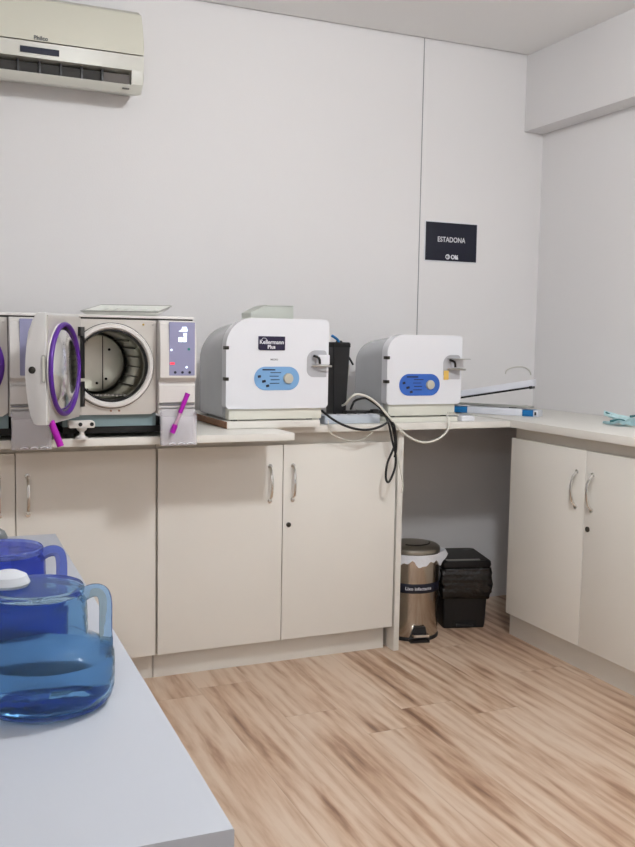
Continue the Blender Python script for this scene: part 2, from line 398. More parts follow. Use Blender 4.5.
# ------------------------------------------------------------------ steam sterilizers
YF = -.80
def RY():  # local lathe axis z -> world -Y
    return Matrix(((1, 0, 0), (0, 0, -1), (0, 1, 0)))
def sterilizer(dx, label, open_door):
    X = lambda v: v+dx
    t = thing('steam_sterilizer', label, 'sterilizer', (X(0), -.45, ZT), 'steam sterilizers on the left of the worktop')
    x0, x1, xp = X(-.176), X(.111), X(.228)
    b = B(); b.box(x0+.004, x0+.009, YF+.03, -.12, .967, 1.2565); b.box(xp-.011, xp-.006, YF+.03, -.12, .967, 1.2565)
    b.box(x0+.009, xp-.011, YF+.03, -.12, .967, .972); b.box(x0+.009, xp-.011, YF+.03, -.12, 1.251, 1.2565); b.box(x0+.009, xp-.011, -.125, -.12, .972, 1.251)
    b.obj('housing', M['grey_paint'], t)
    b = B().box(x0, xp, YF-.003, -.11, 1.262, 1.270, .002)
    b.obj('lid', M['plastic'], t)
    B().box(x0+.002, xp-.002, YF-.001, -.11, 1.2575, 1.262).obj('lid_gap', M['dark_steel'], t)
    # face plate with round hole
    cx, cz = X(-.028), 1.1165
    b = B(); n = 64; hole = []; outer = []
    fx0, fx1, fz0, fz1 = x0, x1, .967, 1.2565
    for i in range(n):
        a = 2*PI*i/n; c, s_ = math.cos(a), math.sin(a)
        k = min(((fx1-cx) if c > 0 else (cx-fx0))/max(abs(c), 1e-6), ((fz1-cz) if s_ > 0 else (cz-fz0))/max(abs(s_), 1e-6))
        hole.append((cx+.118*c, cz+.118*s_)); outer.append((cx+k*c, cz+k*s_))
    for (ya, yb, side) in ((YF, YF+.012, 0),):
        V = [[b.bm.verts.new((p[0], yy, p[1])) for p in ring] for (ring, yy) in ((hole, YF), (outer, YF), (outer, YF+.03), (hole, YF+.03))]
        for A, C in ((0, 1), (1, 2), (2, 3), (3, 0)):
            for i in range(n): b.bm.faces.new((V[A][i], V[A][(i+1) % n], V[C][(i+1) % n], V[C][i]))
    fp = b.obj('face_plate', M['faceplate'], t, ang=30)
    for (px, pz, m_) in ((x0+.01, 1.243, 'black'), (X(-.02), 1.243, 'steel'), (X(.07), 1.243, 'brass'), (X(.1), 1.243, 'steel'), (X(-.03), .979, 'chip'), (X(-.005), .979, 'chip')):
        B().lathe([(0, 0), (.0032, 0), (.0032, .002), (0, .0025)], (px, YF, pz), 12, 'Y').obj('screw', M[m_], fp)
    # chamber
    if open_door: B().lathe([(.110, -.004), (.111, .008), (.116, .014), (.125, .014), (.1285, .008), (.129, -.001), (.118, -.004)], (cx, YF, cz), 72, 'Y').obj('mouth_ring', M['plastic'], t, ang=50)
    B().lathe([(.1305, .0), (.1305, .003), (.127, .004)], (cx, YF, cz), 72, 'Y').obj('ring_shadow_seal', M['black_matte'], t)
    if open_door: B().lathe([(.1105, .008), (.1065, .011), (.1045, .004), (.1045, -.012), (.1105, -.012)], (cx, YF, cz), 72, 'Y').obj('seal', M['black'], t)
    B().lathe([(.1045, -.012), (.1045, -.03), (.102, -.034), (.102, -.275), (.1045, -.28)], (cx, YF, cz), 72, 'Y').obj('chamber', M['chamber'], t, ang=50)
    back = B().lathe([(0, -.262), (.08, -.262), (.094, -.266), (.101, -.276), (.101, -.285), (0, -.285)], (cx, YF, cz), 60, 'Y').obj('chamber_back', M['chamber_back'], t)
    b = B(); b.box(cx+.022, cx+.0245, YF+.259, YF+.2625, cz-.088, cz+.09)
    for (ax, az) in ((.045, .045), (.034, -.052), (.004, -.066), (-.06, -.052)):
        b.lathe([(0, 0), (.0045, 0), (.0045, .002), (0, .003)], (cx+ax, YF+.262, cz+az), 12, 'Y')
    b.obj('seam', M['black_matte'], back)
    for a in (-40, -22, -4, 14, 32, 50, 130, 150, 170, 190, 210, 230):
        r_ = .098; q = Vector((cx+r_*math.cos(math.radians(a)), 0, cz+r_*math.sin(math.radians(a))))
        B().tube([(q.x, YF+.05, q.z), (q.x, YF+.255, q.z)], .0022, 6, smooth=False).obj('rail', M['dark_steel'], t)
    b = B()
    for k in range(9):
        px = cx-.055+.012*k; b.box(px, px+.007, YF+.02, YF+.05, cz-.0925, cz-.0895)
    b.obj('rack_edge', M['chrome'], t)
    # lower recess and base
    B().box(x0+.004, x1+.002, YF+.016, -.14, .930, .968).obj('recess_panel', M['teal'], t)
    B().box(x0+.006, xp-.02, YF+.02, -.14, .9085, .930, .002).obj('base', M['black_matte'], t)
    for (fx, fy) in ((x0+.03, YF+.05), (xp-.05, YF+.05), (x0+.03, -.2), (xp-.05, -.2)):
        B().lathe([(0, 0), (.014, 0), (.014, .015), (0, .015)], (fx, fy, ZT-.0005), 16).obj('foot', M['black'], t)
    # control panel: side profile extruded in x
    prof = [(-.13, 1.257), (YF-.018, 1.257), (YF-.034, 1.245), (YF-.040, 1.16), (YF-.040, 1.082), (YF-.030, 1.074), (YF-.019, 1.070), (YF-.019, 1.062), (YF-.026, 1.056),
            (YF-.026, 1.004), (YF-.016, 1.001), (YF-.016, .996), (YF-.024, .994), (YF-.024, .988), (YF-.016, .985), (YF-.016, .967), (-.13, .967)]
    cp = B().prism(prof, (xp, 0, 0), (0, 1, 0), (0, 0, 1), (-1, 0, 0), xp-X(.1135), .002, 2, both=True).obj('control_panel', M['plastic'], t)
    B().prism(rrect(X(.141), X(.2225), 1.088, 1.2525, (.002,)*4, 3), (0, YF-.0405, 0), (1, 0, 0), (0, 0, 1), (0, 1, 0), .006, .0005, 1).obj('display', M['display'], cp)
    yl = YF-.0415
    b = B()
    b.box(X(.170), X(.1815), yl, yl+.002, 1.192, 1.206); b.box(X(.184), X(.1955), yl, yl+.002, 1.192, 1.206)
    b.box(X(.186), X(.196), yl, yl+.002, 1.209, 1.219)
    b.prism([(X(.170), 1.224), (X(.198), 1.224), (X(.198), 1.230), (X(.195), 1.238), (X(.182), 1.238), (X(.180), 1.230)], (0, yl, 0), (1, 0, 0), (0, 0, 1), (0, 1, 0), .002)
    b.obj('digits', M['lcd'], cp)
    if open_door: b = B(); b.box(X(.1435), X(.158), yl, yl+.002, 1.122, 1.129); b.obj('warning_light', M['led_red'], cp)
    for (ax, az) in (((.148, 1.167), (.196, 1.114)) if open_door else ()): B().lathe([(0, 0), (.0035, 0), (.0035, .001), (0, .0015)], (X(ax), yl+.001, az), 12, 'Y').obj('status_light', M['ledw'], cp)
    for (ax, az, mm) in ((.203, 1.170, 'green'), (.160, 1.098, 'dark_ink'), (.183, 1.098, 'dark_ink'), (.206, 1.098, 'dark_ink')):
        B().lathe([(0, 0), (.0042, 0), (.0042, .001), (0, .0015)], (X(ax), yl+.001, az), 14, 'Y').obj('button', M[mm], cp)
    b = B(); b.box(X(.118), X(.224), YF-.0275, YF-.0165, .9965, .9995); b.box(X(.118), X(.224), YF-.025, YF-.016, .9865, .9885); b.obj('slot', M['grey_ink'], cp)
    # clear document holder
    pt = B(); pt.box(X(.116), X(.2275), YF-.029, YF-.0265, .872, .984, .0008)
    pt.box(X(.116), X(.2275), YF-.05, YF-.0475, .872, .962, .0008)
    pt.box(X(.116), X(.1185), YF-.0475, YF-.029, .872, .975); pt.box(X(.225), X(.2275), YF-.0475, YF-.029, .872, .975); pt.box(X(.1185), X(.225), YF-.0475, YF-.029, .872, .8745)
    pk = pt.obj('holder', M['acrylic'], t); pk['label'] = 'clear plastic holder'
    B().box(X(.121), X(.223), YF-.0262, YF-.0165, .880, .982, .001).obj('holder_backing', M['plastic'], t)
    b = B()
    for ax in (.15, .178, .206): b.tube([(X(ax-.011), YF-.0505, .8765), (X(ax), YF-.0505, .8795), (X(ax+.011), YF-.0505, .8765)], .0018, 6)
    b.obj('holder_clip', M['white_gloss'], t)
    if not open_door:
        # gasket pressed on the chamber mouth
        B().torus(.126, .0085, (cx-.005, YF-.018, cz), RY()).obj('door_gasket', M['purple'], t)
        B().lathe([(0, .004), (.09, .004), (.122, .016), (.122, .022), (0, .03)], (cx-.005, YF, cz), 60, 'Y').obj('door_disc', M['chrome'], t)
        return t
    # open door
    Hp = Vector((X(-.125), YF-.02, 0)); e = Vector((-.4415, -.8973, 0)); nn = Vector((.8973, -.4415, 0)); up = Vector((0, 0, 1))
    z0, z1 = .966, 1.266
    prof = [(0, z1), (-.024, z1), (-.036, 1.245), (-.048, 1.215), (-.052, 1.18), (-.0555, 1.14), (-.0565, 1.10), (-.0545, 1.06), (-.049, 1.02), (-.044, .990), (-.036, z0+.004), (-.028, z0), (0, z0)]
    o = Hp+e*.306
    d = B().prism(prof, o, nn, up, -e, .296, .0025, 2).obj('door', M['doorp'], t, ang=28)
    d['label'] = 'open door with bulging pale cover'
    B().prism([(.006, z0+.006), (.298, z0+.006), (.298, z1-.006), (.006, z1-.006)], Hp+nn*.0002, e, up, nn, .004).obj('inner_plate', M['faceplate'], d)
    M3 = Matrix((e, up, nn)).transposed()
    rc = Hp+e*.182+Vector((0, 0, 1.112))
    B().torus(.1245, .0068, rc+nn*.013, M3, sx=1.0).obj('gasket', M['purple'], d)
    B().lathe([(.117, .004), (.121, .012), (.127, .012), (.129, .004)], rc, 64, M3=M3).obj('gasket_wall', M['plastic'], d)
    B().lathe([(.120, .012), (.112, .010), (.106, .014), (.08, .024), (.045, .031), (0, .033)], rc, 64, M3=M3).obj('door_disc', M['chrome'], d)
    b = B()
    for (ta, tb, za, zb) in ((-.004, .035, 1.205, 1.232), (-.004, .014, 1.08, 1.205), (-.004, .016, .995, 1.07)):
        q = [(ta, za), (tb, za), (tb, zb), (ta, zb)]
        b.prism(q, Hp+nn*.003, e, up, nn, .010, .003, 2)
    b.obj('hinge', M['black'], d)
    # free-edge details
    ec = o+nn*(-.037)+Vector((0, 0, 1.113))
    M4 = Matrix((nn, up, e)).transposed()
    B().lathe([(0, .001), (.0095, .001), (.0095, .003), (.006, .004), (.0055, .002), (0, .002)], ec, 24, M3=M4).obj('lock', M['dark_steel'], d)
    B().prism(rrect(-.011, -.0003, 1.079, 1.154, (.004,)*4, 4), o+e*.0005, nn, up, e, .002).obj('latch_slot', M['alu'], d)
    B().prism(rrect(-.0085, -.003, 1.083, 1.150, (.0025,)*4, 4), o+e*.0022, nn, up, e, .0012).obj('latch', M['cream'], d)
    q0 = Hp+e*.27+nn*.004
    B().tube([q0+Vector((-.004, 0, .975)), q0+Vector((.002, -.002, .957)), q0+Vector((.012, -.006, .930)), q0+Vector((.020, -.008, .906))], .0095, 12).obj('lever', M['magenta'], d)
    # drain valve in front of the base
    vx, vy = X(-.118), YF+.105-.08
    vy = YF+.0
    b = B(); b.lathe([(0, 0), (.019, 0), (.019, .006), (.012, .009), (.007, .014), (.007, .022), (.014, .028), (.016, .034), (0, .034)], (vx, vy, ZT-.0005), 24)
    b.prism(rrect(-.04, .038, 0, .022, (.004, .006, .01, .003), 4), (vx, vy-.013, ZT+.034), (1, 0, 0), (0, 0, 1), (0, 1, 0), .026, .002, 2)
    v = b.obj('drain_valve', M['plastic'], t)
    for ax in (-.006, .028): B().lathe([(0, 0), (.006, 0), (.006, .0015), (0, .0015)], (vx+ax, vy-.013, ZT+.045), 16, 'Y').obj('port', M['black_matte'], v)
    return t
sterilizer(0, 'grey and white steam sterilizer with its round door swung open', True)
sterilizer(-.4405, 'steam sterilizer at the left picture edge, mostly behind the open round door', False)

# purple tool leaning in the right holder
t = thing('chamber_tool', 'purple-ended tool leaning in the clear holder right of the open chamber', 'tool', (.147, -.845, .9))
pA, pB = Vector((.195, -.859, 1.034)), Vector((.146, -.859, .912))
dv = (pB-pA)
B().tube([pA, pA+dv*.08, pA+dv*.5], [.0085, .0078, .007], 10, smooth=False).obj('grip', M['magenta'], t)
B().tube([pA+dv*.49, pA+dv*.80], .0052, 10, smooth=False).obj('stem', M['pinkclear'], t)
B().tube([pA+dv*.79, pA+dv*1.0], .0085, 10, smooth=False).obj('tip', M['magenta'], t)

# tray lying on the sterilizer
t = thing('instrument_tray', 'shallow perforated instrument tray lying on top of the open sterilizer', 'tray', (.08, -.5, 1.27))
tl = math.radians(6)
tyaw = math.radians(-24)
def tr(a, b_, h):
    bb = b_*math.cos(tl); return Vector((-.088+a*math.cos(tyaw)-bb*math.sin(tyaw), -.62+.0+a*math.sin(tyaw)+bb*math.cos(tyaw), 1.2725+b_*math.sin(tl)+h))
b = B(); ow, od = .245, .27
r0 = [tr(.012, .012, 0), tr(ow-.012, .012, 0), tr(ow-.012, od-.012, 0), tr(.012, od-.012, 0)]
r1 = [tr(0, 0, .012), tr(ow, 0, .012), tr(ow, od, .012), tr(0, od, .012)]
r2 = [tr(.003, .003, .012), tr(ow-.003, .003, .012), tr(ow-.003, od-.003, .012), tr(.003, od-.003, .012)]
r3 = [tr(.015, .015, .002), tr(ow-.015, .015, .002), tr(ow-.015, od-.015, .002), tr(.015, od-.015, .002)]
b.loft([r0, r1, r2, r3]); b.obj('tray', M['tray_mesh'], t)
b = B(); b.tube(r1+[r1[0]], .0022, 6, smooth=False); b.obj('rim', M['alu'], t)
for k in range(7): 
    a = .03+k*.033
    B().tube([tr(a, .02, .003), tr(a+.01, .15, .006), tr(a, od-.02, .003)], .0018, 6, sub=3).obj('wire', M['tray_mesh'], t)
B().box(.02, .20, -.475, -.46, 1.2705, 1.289, .002).obj('rest_bar', M['tray_mesh'], t)

# ------------------------------------------------------------------ white machines
def machine(x0, x1, yf, yb, zb, zc, zt, rtl, oval, ovm, knobc, name_group, label, plaque=None):
    w = x1-x0
    t = thing('table_sterilizer', label, 'machine', ((x0+x1)/2, (yf+yb)/2, zb), name_group)
    cov = B().prism(rrect(x0, x1, zc, zt, (.016, .016, .016, rtl), 10), (0, yf, 0), (1, 0, 0), (0, 0, 1), (0, 1, 0), .045, .012, 5).obj('front_cover', M['white_gloss'], t)
    def sec(y, ins, drop, rr): return [Vector((p[0], y, p[1])) for p in rrect(x0+.004+ins, x1-.006-ins, zb+.006, zt-.006-drop, (.01, .01, .02+ins, rr), 10)]
    B().loft([sec(yf+.048, 0, 0, rtl*.95), sec(yf+.06, 0, 0, rtl*.98), sec(yb-.03, .002, .016, rtl*1.25), sec(yb-.006, .006, .022, rtl*1.25), sec(yb, .014, .032, rtl*1.2)]).obj('body', M['grey_paint'], t)
    B().box(x0+.014, x1-.02, yf+.01, yf+.06, zb+.004, zc+.002, .004).obj('base', M['cream'], t)
    b = B()
    for fx in (x0+.04, x1-.06):
        for fy in (yf+.03, yb-.04): b.lathe([(0, 0), (.012, 0), (.012, .006), (0, .006)], (fx, fy, zb), 12)
    b.obj('feet', M['black'], t)
    for hz in (zc+(zt-zc)*.33, zc+(zt-zc)*.67):
        B().box(x0-.004, x0+.010, yf-.003, yf+.026, hz-.006, hz+.006, .002).obj('hinge', M['dark_steel'], cov)
    ox0, ox1, oz0, oz1 = oval; r_ = (oz1-oz0)/2-.0005
    B().prism(rrect(ox0-.003, ox1+.003, oz0-.003, oz1+.003, (r_+.003,)*4, 10), (0, yf-.0006, 0), (1, 0, 0), (0, 0, 1), (0, 1, 0), .001).obj('label_rim', M['white_gloss'], cov)
    ov = B().prism(rrect(ox0, ox1, oz0, oz1, (r_,)*4, 10), (0, yf-.0022, 0), (1, 0, 0), (0, 0, 1), (0, 1, 0), .002, .0004, 1).obj('control_label', M[ovm], cov)
    B().lathe([(0, .0), (.0185, 0), (.0185, .004), (.0165, .009), (0, .010)], (knobc[0], yf-.002, knobc[1]), 32, 'Y').obj('dial', M['knob'], ov)
    s_ = (ox1-ox0)/.17
    for (ax, az, k) in ((.019, -.001, 1), (.036, -.018, 1.2), (.050, -.034, 1)):
        B().prism(rrect(-.006*k*s_, .006*k*s_, -.0045*s_, .0045*s_, (.002,)*4, 3), (ox0+ax*s_, yf-.0026, (oz0+oz1)/2+(az+.008)*s_), (.95, 0, .2), (-.2, 0, .95), (0, 1, 0), .001).obj('mark', M['dark_ink'], ov)
    for k, (w0, tx) in enumerate(((.040, .080), (.034, .074), (.034, .078), (.036, .076))):
        B().box(ox0+(tx-w0/2)*s_, ox0+(tx+w0/2)*s_, yf-.0028, yf-.0018, oz1-(.022+.0125*k)*s_, oz1-(.0195+.0125*k)*s_).obj('print_line', M['dark_ink'], ov)
    B().box(ox0+.03*s_, ox0+.078*s_, yf-.0028, yf-.0018, oz1-.013*s_, oz1-.0085*s_).obj('print_heading', M['dark_ink'], ov)
    # latch recess on the right
    hx, hz = x1-.060, zc+(zt-zc)*(.51 if plaque else .55)
    rec = B().prism(rrect(hx-.024, hx+.052, hz-.05, hz+.045, (.026, .002, .012, .034), 8), (0, yf-.001, 0), (1, 0, 0), (0, 0, 1), (0, 1, 0), .004, .0006, 1).obj('latch_recess', M['recess'], cov)
    B().box(hx+.010, hx+.056, yf-.022, yf, hz-.006, hz+.030, .004).obj('latch_block', M['white_gloss'], cov)
    b = B(); b.tube([(hx-.004, yf-.012, hz+.026), (hx+.012, yf-.024, hz+.018), (hx+.016, yf-.024, hz-.002)], .0045, 8, sub=3); b.obj('latch_hook', M['black'], cov)
    b = B(); b.tube([(hx-.006, yf-.006, hz-.010), (hx+.02, yf-.024, hz-.009), (hx+.060, yf-.03, hz-.011)], .0035, 8, sub=3); b.obj('latch_bar', M['alu'], cov)
    if plaque:
        pl = B().prism(rrect(.518, .617, 1.166, 1.2145, (.008, .002, .002, .002), 5), (0, yf-.003, 0), (1, 0, 0), (0, 0, 1), (0, 1, 0), .004, .0006, 1).obj('name_plate', M['plaque'], cov)
        text_mesh('Kellermann', .0195, .567, yf-.0032, 1.194, 'lettering', M['white_ink'], pl, bold=.0004)
        text_mesh('Plus', .018, .566, yf-.0032, 1.1775, 'lettering', M['white_ink'], pl, bold=.0005)
        b = B(); b.tube([(.528, yf-.0035, 1.202), (.535, yf-.0035, 1.208), (.544, yf-.0035, 1.207), (.549, yf-.0035, 1.2015)], .0008, 5, sub=4); b.obj('swoosh', M['white_ink'], pl)
        text_mesh('MICRO', .009, .578, yf-.0003, 1.1335, 'lettering', M['grey_ink'], cov, bold=.0001)
    else:
        B().box(hx-.022, hx+.000, yf-.0034, yf-.0012, hz-.052, hz-.016, .0008).obj('tag', M['yellow'], cov)
        B().box(hx-.002, hx+.056, yf-.07, yf-.002, hz+.029, hz+.032, .001).obj('latch_lever', M['alu'], cov)
    return t
machine(.402, .786, -.602, -.25, .9195, .962, 1.277, .098, (.504, .673, 1.027, 1.109), 'blue_light', (.6305, 1.068), 'white countertop sterilizers',
        'large white countertop sterilizer with dark name plate and pale blue label', plaque=True)
machine(1.077, 1.408, -.502, -.20, .913, .962, 1.230, .07, (1.130, 1.309, .996, 1.080), 'blue_deep', (1.2655, 1.038), 'white countertop sterilizers',
        'small white countertop sterilizer with deep blue label, beside the heat sealer')

# translucent box on the large machine
t = thing('storage_box', 'translucent plastic box on top of the large white sterilizer', 'box', (.6, -.45, 1.277))
B().prism([(.526, 1.2775), (.690, 1.2775), (.690, 1.3225), (.576, 1.3225), (.526, 1.298)], (0, -.50, 0), (1, 0, 0), (0, 0, 1), (0, 1, 0), .10, .002, 2).obj('shell', M['frost'], t)
B().box(.586, .6915, -.501, -.399, 1.3228, 1.3258, .001).obj('lid', M['frost'], t)

# black column between the machines
t = thing('water_container', 'tall tapered black container between the two white sterilizers', 'container', (.945, -.35, ZT))
B().loft([ring_rr(.940, -.34, .026, .036, .006, ZT), ring_rr(.940, -.34, .036, .046, .006, 1.178)]).obj('shell', M['black'], t)
B().loft([ring_rr(.940, -.34, .0375, .048, .006, 1.178), ring_rr(.940, -.34, .0375, .048, .006, 1.192), ring_rr(.940, -.34, .034, .043, .006, 1.197)]).obj('lid', M['black_matte'], t)
B().lathe([(0, 0), (.014, 0), (.012, .006), (0, .008)], (.953, -.33, 1.1968), 16).obj('cap', M['dark_steel'], t)
B().tube([(.938, -.36, 1.195), (.93, -.365, 1.206), (.914, -.37, 1.216), (.902, -.37, 1.222)], .005, 8).obj('hose', M['seal_blue'], t)
B().tube([(.974, -.36, 1.15), (.992, -.355, 1.128), (1.006, -.35, 1.110)], .004, 8).obj('pipe_clip', M['black'], t)
tag(B().tube([(.985, -.31, ZT+.002), (.988, -.31, .98), (1.0, -.31, 1.08), (1.003, -.31, 1.108)], .008, 10).obj('drain_pipe', M['cord_w']),
    'white pipe standing right beside the tall black container', 'pipe')

# power strip, adapter, plug
t = thing('power_strip', 'translucent pale blue power strip at the worktop edge', 'power strip', (.93, -.5, ZT))
B().box(.806, 1.038, -.53, -.478, ZT+.0005, .928, .005, 3).obj('housing', M['strip'], t)
for k in range(5):
    sx = .832+k*.042
    B().box(sx, sx+.03, -.522, -.486, .9275, .930, .002).obj('socket', M['white_gloss'], t)
t = thing('power_adapter', 'flat black power adapter behind the pale power strip', 'adapter', (.97, -.44, ZT))
B().box(.93, 1.045, -.468, -.425, ZT+.0005, .938, .004).obj('adapter_body', M['black'], t)
B().box(1.02, 1.05, -.50, -.476, .9305, .945, .003).obj('plug', M['black'], t)
t = thing('socket_block', 'small white plug block at the foot of the small sterilizer', 'plug', (1.42, -.5, ZT))
B().box(1.395, 1.455, -.535, -.475, ZT+.0005, .916, .004).obj('block', M['white_gloss'], t)
B().tube([(1.40, -.50, .914), (1.365, -.52, .926), (1.33, -.535, .93)], .004, 8).obj('lead', M['cord_w'], t)

# cables
YC = -.60
def cab(pts, r, label, name, m):
    return tag(B().tube(pts, r, 8).obj(name, M[m]), label, 'cable')
cab([(.80, -.52, .945), (.805, -.56, .931), (.812, YC, .918), (.84, YC-.01, .902), (.876, YC-.012, .889), (.915, YC-.012, .881), (.955, YC-.012, .881), (.995, YC-.01, .89), (1.028, YC-.01, .908), (1.035, YC, .93), (1.03, -.53, .942)], .0045,
    'black cable sagging in a bow over the front of the pale power strip', 'power_cable', 'cord_b')
cab([(.952, -.45, .945), (.935, -.50, .965), (.925, -.54, .982), (.945, -.56, .992), (.965, -.57, .989), (.995, YC, .962), (1.020, YC, .932), (1.032, YC-.012, .895), (1.046, YC-.012, .84), (1.062, YC-.012, .785), (1.062, YC-.012, .74), (1.048, YC-.012, .70), (1.034, YC-.012, .682), (1.024, YC-.012, .70), (1.028, YC-.012, .75), (1.046, YC-.014, .795), (1.058, YC-.014, .83), (1.048, YC-.014, .88), (1.035, YC, .92), (1.02, -.56, .94)], .0045,
    'black cable hanging below the worktop in a narrow loop', 'power_cable', 'cord_b')
cab([(1.03, -.58, .926), (1.048, YC-.018, .90), (1.056, YC-.02, .86), (1.060, YC-.02, .81), (1.054, YC-.02, .775)], .004,
    'short black cable running down beside the hanging loop', 'power_cable', 'cord_b')
cab([(.893, -.50, .962), (.882, -.55, .972), (.890, -.57, .992), (.910, -.58, 1.008), (.950, -.59, 1.000), (.990, YC, .972), (1.035, YC-.012, .922), (1.075, YC-.012, .880), (1.115, YC-.012, .850), (1.155, YC-.012, .832), (1.195, YC-.012, .826), (1.235, YC-.012, .834), (1.268, YC-.012, .852), (1.290, YC-.01, .880), (1.300, -.59, .912), (1.312, -.56, .924)], .0042,
    'white cable arching over the strip and drooping below the small sterilizer', 'power_cable', 'cord_w')
cab([(1.045, -.58, .915), (1.05, YC-.004, .895), (1.058, YC-.004, .86), (1.07, YC-.002, .80), (1.09, YC, .73), (1.103, YC, .67), (1.10, YC, .635)], .0028,
    'thin white cable hanging down past the door of the cabinet', 'thin_cable', 'cord_w')
cab([(.80, -.575, .915), (.812, -.575, .87), (.835, -.575, .855), (.875, -.575, .84), (.915, -.575, .835), (.955, -.575, .845), (.985, -.575, .868)], .002,
    'thin white cable drooping in front of the upper cabinet door', 'thin_cable', 'cord_w')
cab([(1.185, -.42, ZD-.003), (1.20, -.40, .84), (1.175, -.36, .79), (1.159, -.34, .74)], .0022,
    'thin dark cable under the worktop beside the upright board', 'thin_cable', 'cord_b')
cab([(1.965, -.003, 1.06), (1.97, -.004, 1.077), (1.995, -.004, 1.088), (2.035, -.004, 1.094), (2.075, -.004, 1.09), (2.10, -.004, 1.075), (2.108, -.004, 1.055)], .0022,
    'thin white cable arching on the back wall above the heat sealer', 'thin_cable', 'cord_w')

# ------------------------------------------------------------------ heat sealer
A0 = Vector((1.607, -.137, .9005)); A1 = Vector((1.80, -.475, .9005))
A0 = Vector((1.560, -.150, .9005))
e = (A1-A0); Ls = e.length; e.normalize(); nb = Vector((-e.y, e.x, 0)); up = Vector((0, 0, 1))   # nb points away from the camera side
if nb.y < 0: nb = -nb
t = thing('heat_sealer', 'white impulse heat sealer with blue ends, arm raised, in the worktop corner', 'heat sealer', tuple((A0+A1)/2))
def slab(a, c, h0, h1, d0, d1, bev=.003):
    return B().prism([(a, h0), (c, h0), (c, h1), (a, h1)], A0+nb*d0, e, up, nb, d1-d0, bev, 2, both=True)
slab(.095, Ls-.065, 0, .030, 0, .07).obj('base', M['seal_white'], t)
slab(0, .095, 0, .026, 0, .07).obj('base_end', M['seal_blue'], t)
slab(Ls-.065, Ls-.018, 0, .026, 0, .07).obj('base_end', M['seal_blue'], t)
slab(Ls-.018, Ls+.002, 0, .026, .0, .07).obj('base_cap', M['seal_white'], t)
slab(Ls-.012, Ls-.004, .006, .020, -.002, .0, .0005).obj('switch', M['black'], t)
slab(.01, Ls-.03, .033, .042, .012, .055).obj('seal_bar', M['alu'], t)
slab(Ls-.13, Ls-.10, .0295, .0335, .02, .05).obj('bar_foot', M['black'], t)
al = math.atan2(.075, Ls)
ea = (e*math.cos(al)+up*math.sin(al)); ua = (-e*math.sin(al)+up*math.cos(al))
o = A0+up*.050+nb*.008
B().prism([(.0, .006), (Ls*.955, .006), (Ls*.96, .034), (.012, .034)], o, ea, ua, nb, .055, .004, 2, both=True).obj('arm', M['seal_white'], t)
B().prism([(.02, -.001), (Ls*.935, -.001), (Ls*.935, .006), (.02, .006)], o+nb*-.001, ea, ua, nb, .04, 0).obj('arm_strip', M['black'], t)
B().prism([(Ls*.915, -.004), (Ls*.945, -.004), (Ls*.945, .008), (Ls*.915, .008)], o+nb*-.002, ea, ua, nb, .042, .001, 1).obj('arm_tip', M['black'], t)
B().prism([(-.012, .028), (.03, .028), (.03, .062), (-.012, .062)], A0+nb*.01, e, up, nb, .05, .004, 2, both=True).obj('hinge', M['alu'], t)

# ------------------------------------------------------------------ masks on the right worktop
def crumple(cx, cy, z, w, d, h, rot, seed, folds):
    b = B(); nx, ny = 22, 14; V = []
    for j in range(ny+1):
        row = []
        for i in range(nx+1):
            u, v = i/nx-.5, j/ny-.5
            k = math.cos(v*2*PI*folds)*.15
            zz = h*(.5+.5*math.cos(u*PI*1.4))*(.7+.5*noise.noise(Vector((u*4+seed, v*4, 0))))*(1-abs(v)*.9)+h*k+.25*h*noise.noise(Vector((u*9, v*9, seed)))
            a, c = u*w*(1-.25*abs(v*2)**2), v*d*(1-.45*abs(u*2)**1.6)
            row.append(b.bm.verts.new((cx+a*math.cos(rot)-c*math.sin(rot), cy+a*math.sin(rot)+c*math.cos(rot), z+max(zz, .0)+.001)))
        V.append(row)
    top = [f for f in [b.bm.faces.new((V[j][i], V[j][i+1], V[j+1][i+1], V[j+1][i])) for j in range(ny) for i in range(nx)]]
    r = bmesh.ops.solidify(b.bm, geom=top, thickness=-.0012)
    return b
t = thing('face_mask', 'crumpled pale teal face mask lying at the worktop front, lower of the pair', 'face mask', (1.84, -.9, .9), 'teal face masks on the right worktop')
crumple(1.90, -.90, .9025, .20, .10, .026, -1.15, 3, 3).obj('cloth', M['mask'], t)
B().tube([(1.85, -.86, .915), (1.868, -.885, .922), (1.885, -.90, .918)], .005, 8).obj('fold', M['mask_dark'], t)
B().tube([(1.87, -.93, .905), (1.86, -.97, .904), (1.89, -1.0, .904), (1.93, -.99, .904)], .0014, 6).obj('strap', M['cord_w'], t)
t = thing('face_mask', 'boat-shaped pale teal face mask behind the crumpled one, upper of the pair', 'face mask', (1.98, -.82, .9), 'teal face masks on the right worktop')
b = B(); rings = []
for i in range(17):
    u = i/16; ww = .045*math.sin(PI*min(max(u*.97+.015, 0), 1))**.7+.001; px = 1.94+.16*u; py = -.72-.26*u
    zz = .912+.028*(abs(u-.45)*2)**2
    ring = []
    for k in range(12):
        a = 2*PI*k/12; ring.append(Vector((px+math.cos(a)*ww*.86, py+math.cos(a)*ww*.5, zz+math.sin(a)*.010*(1+.3*math.sin(k*2+i)))))
    rings.append(ring)
b.loft(rings); b.obj('cloth', M['mask'], t)
B().tube([(1.935, -.735, .938), (1.965, -.79, .915), (2.0, -.845, .9065), (2.05, -.92, .9065), (2.075, -.97, .918)], .0035, 6).obj('seam', M['mask_dark'], t)
B().tube([(2.0, -.80, .926), (2.03, -.86, .934), (2.06, -.90, .926)], .0045, 6).obj('fold', M['mask_dark'], t)

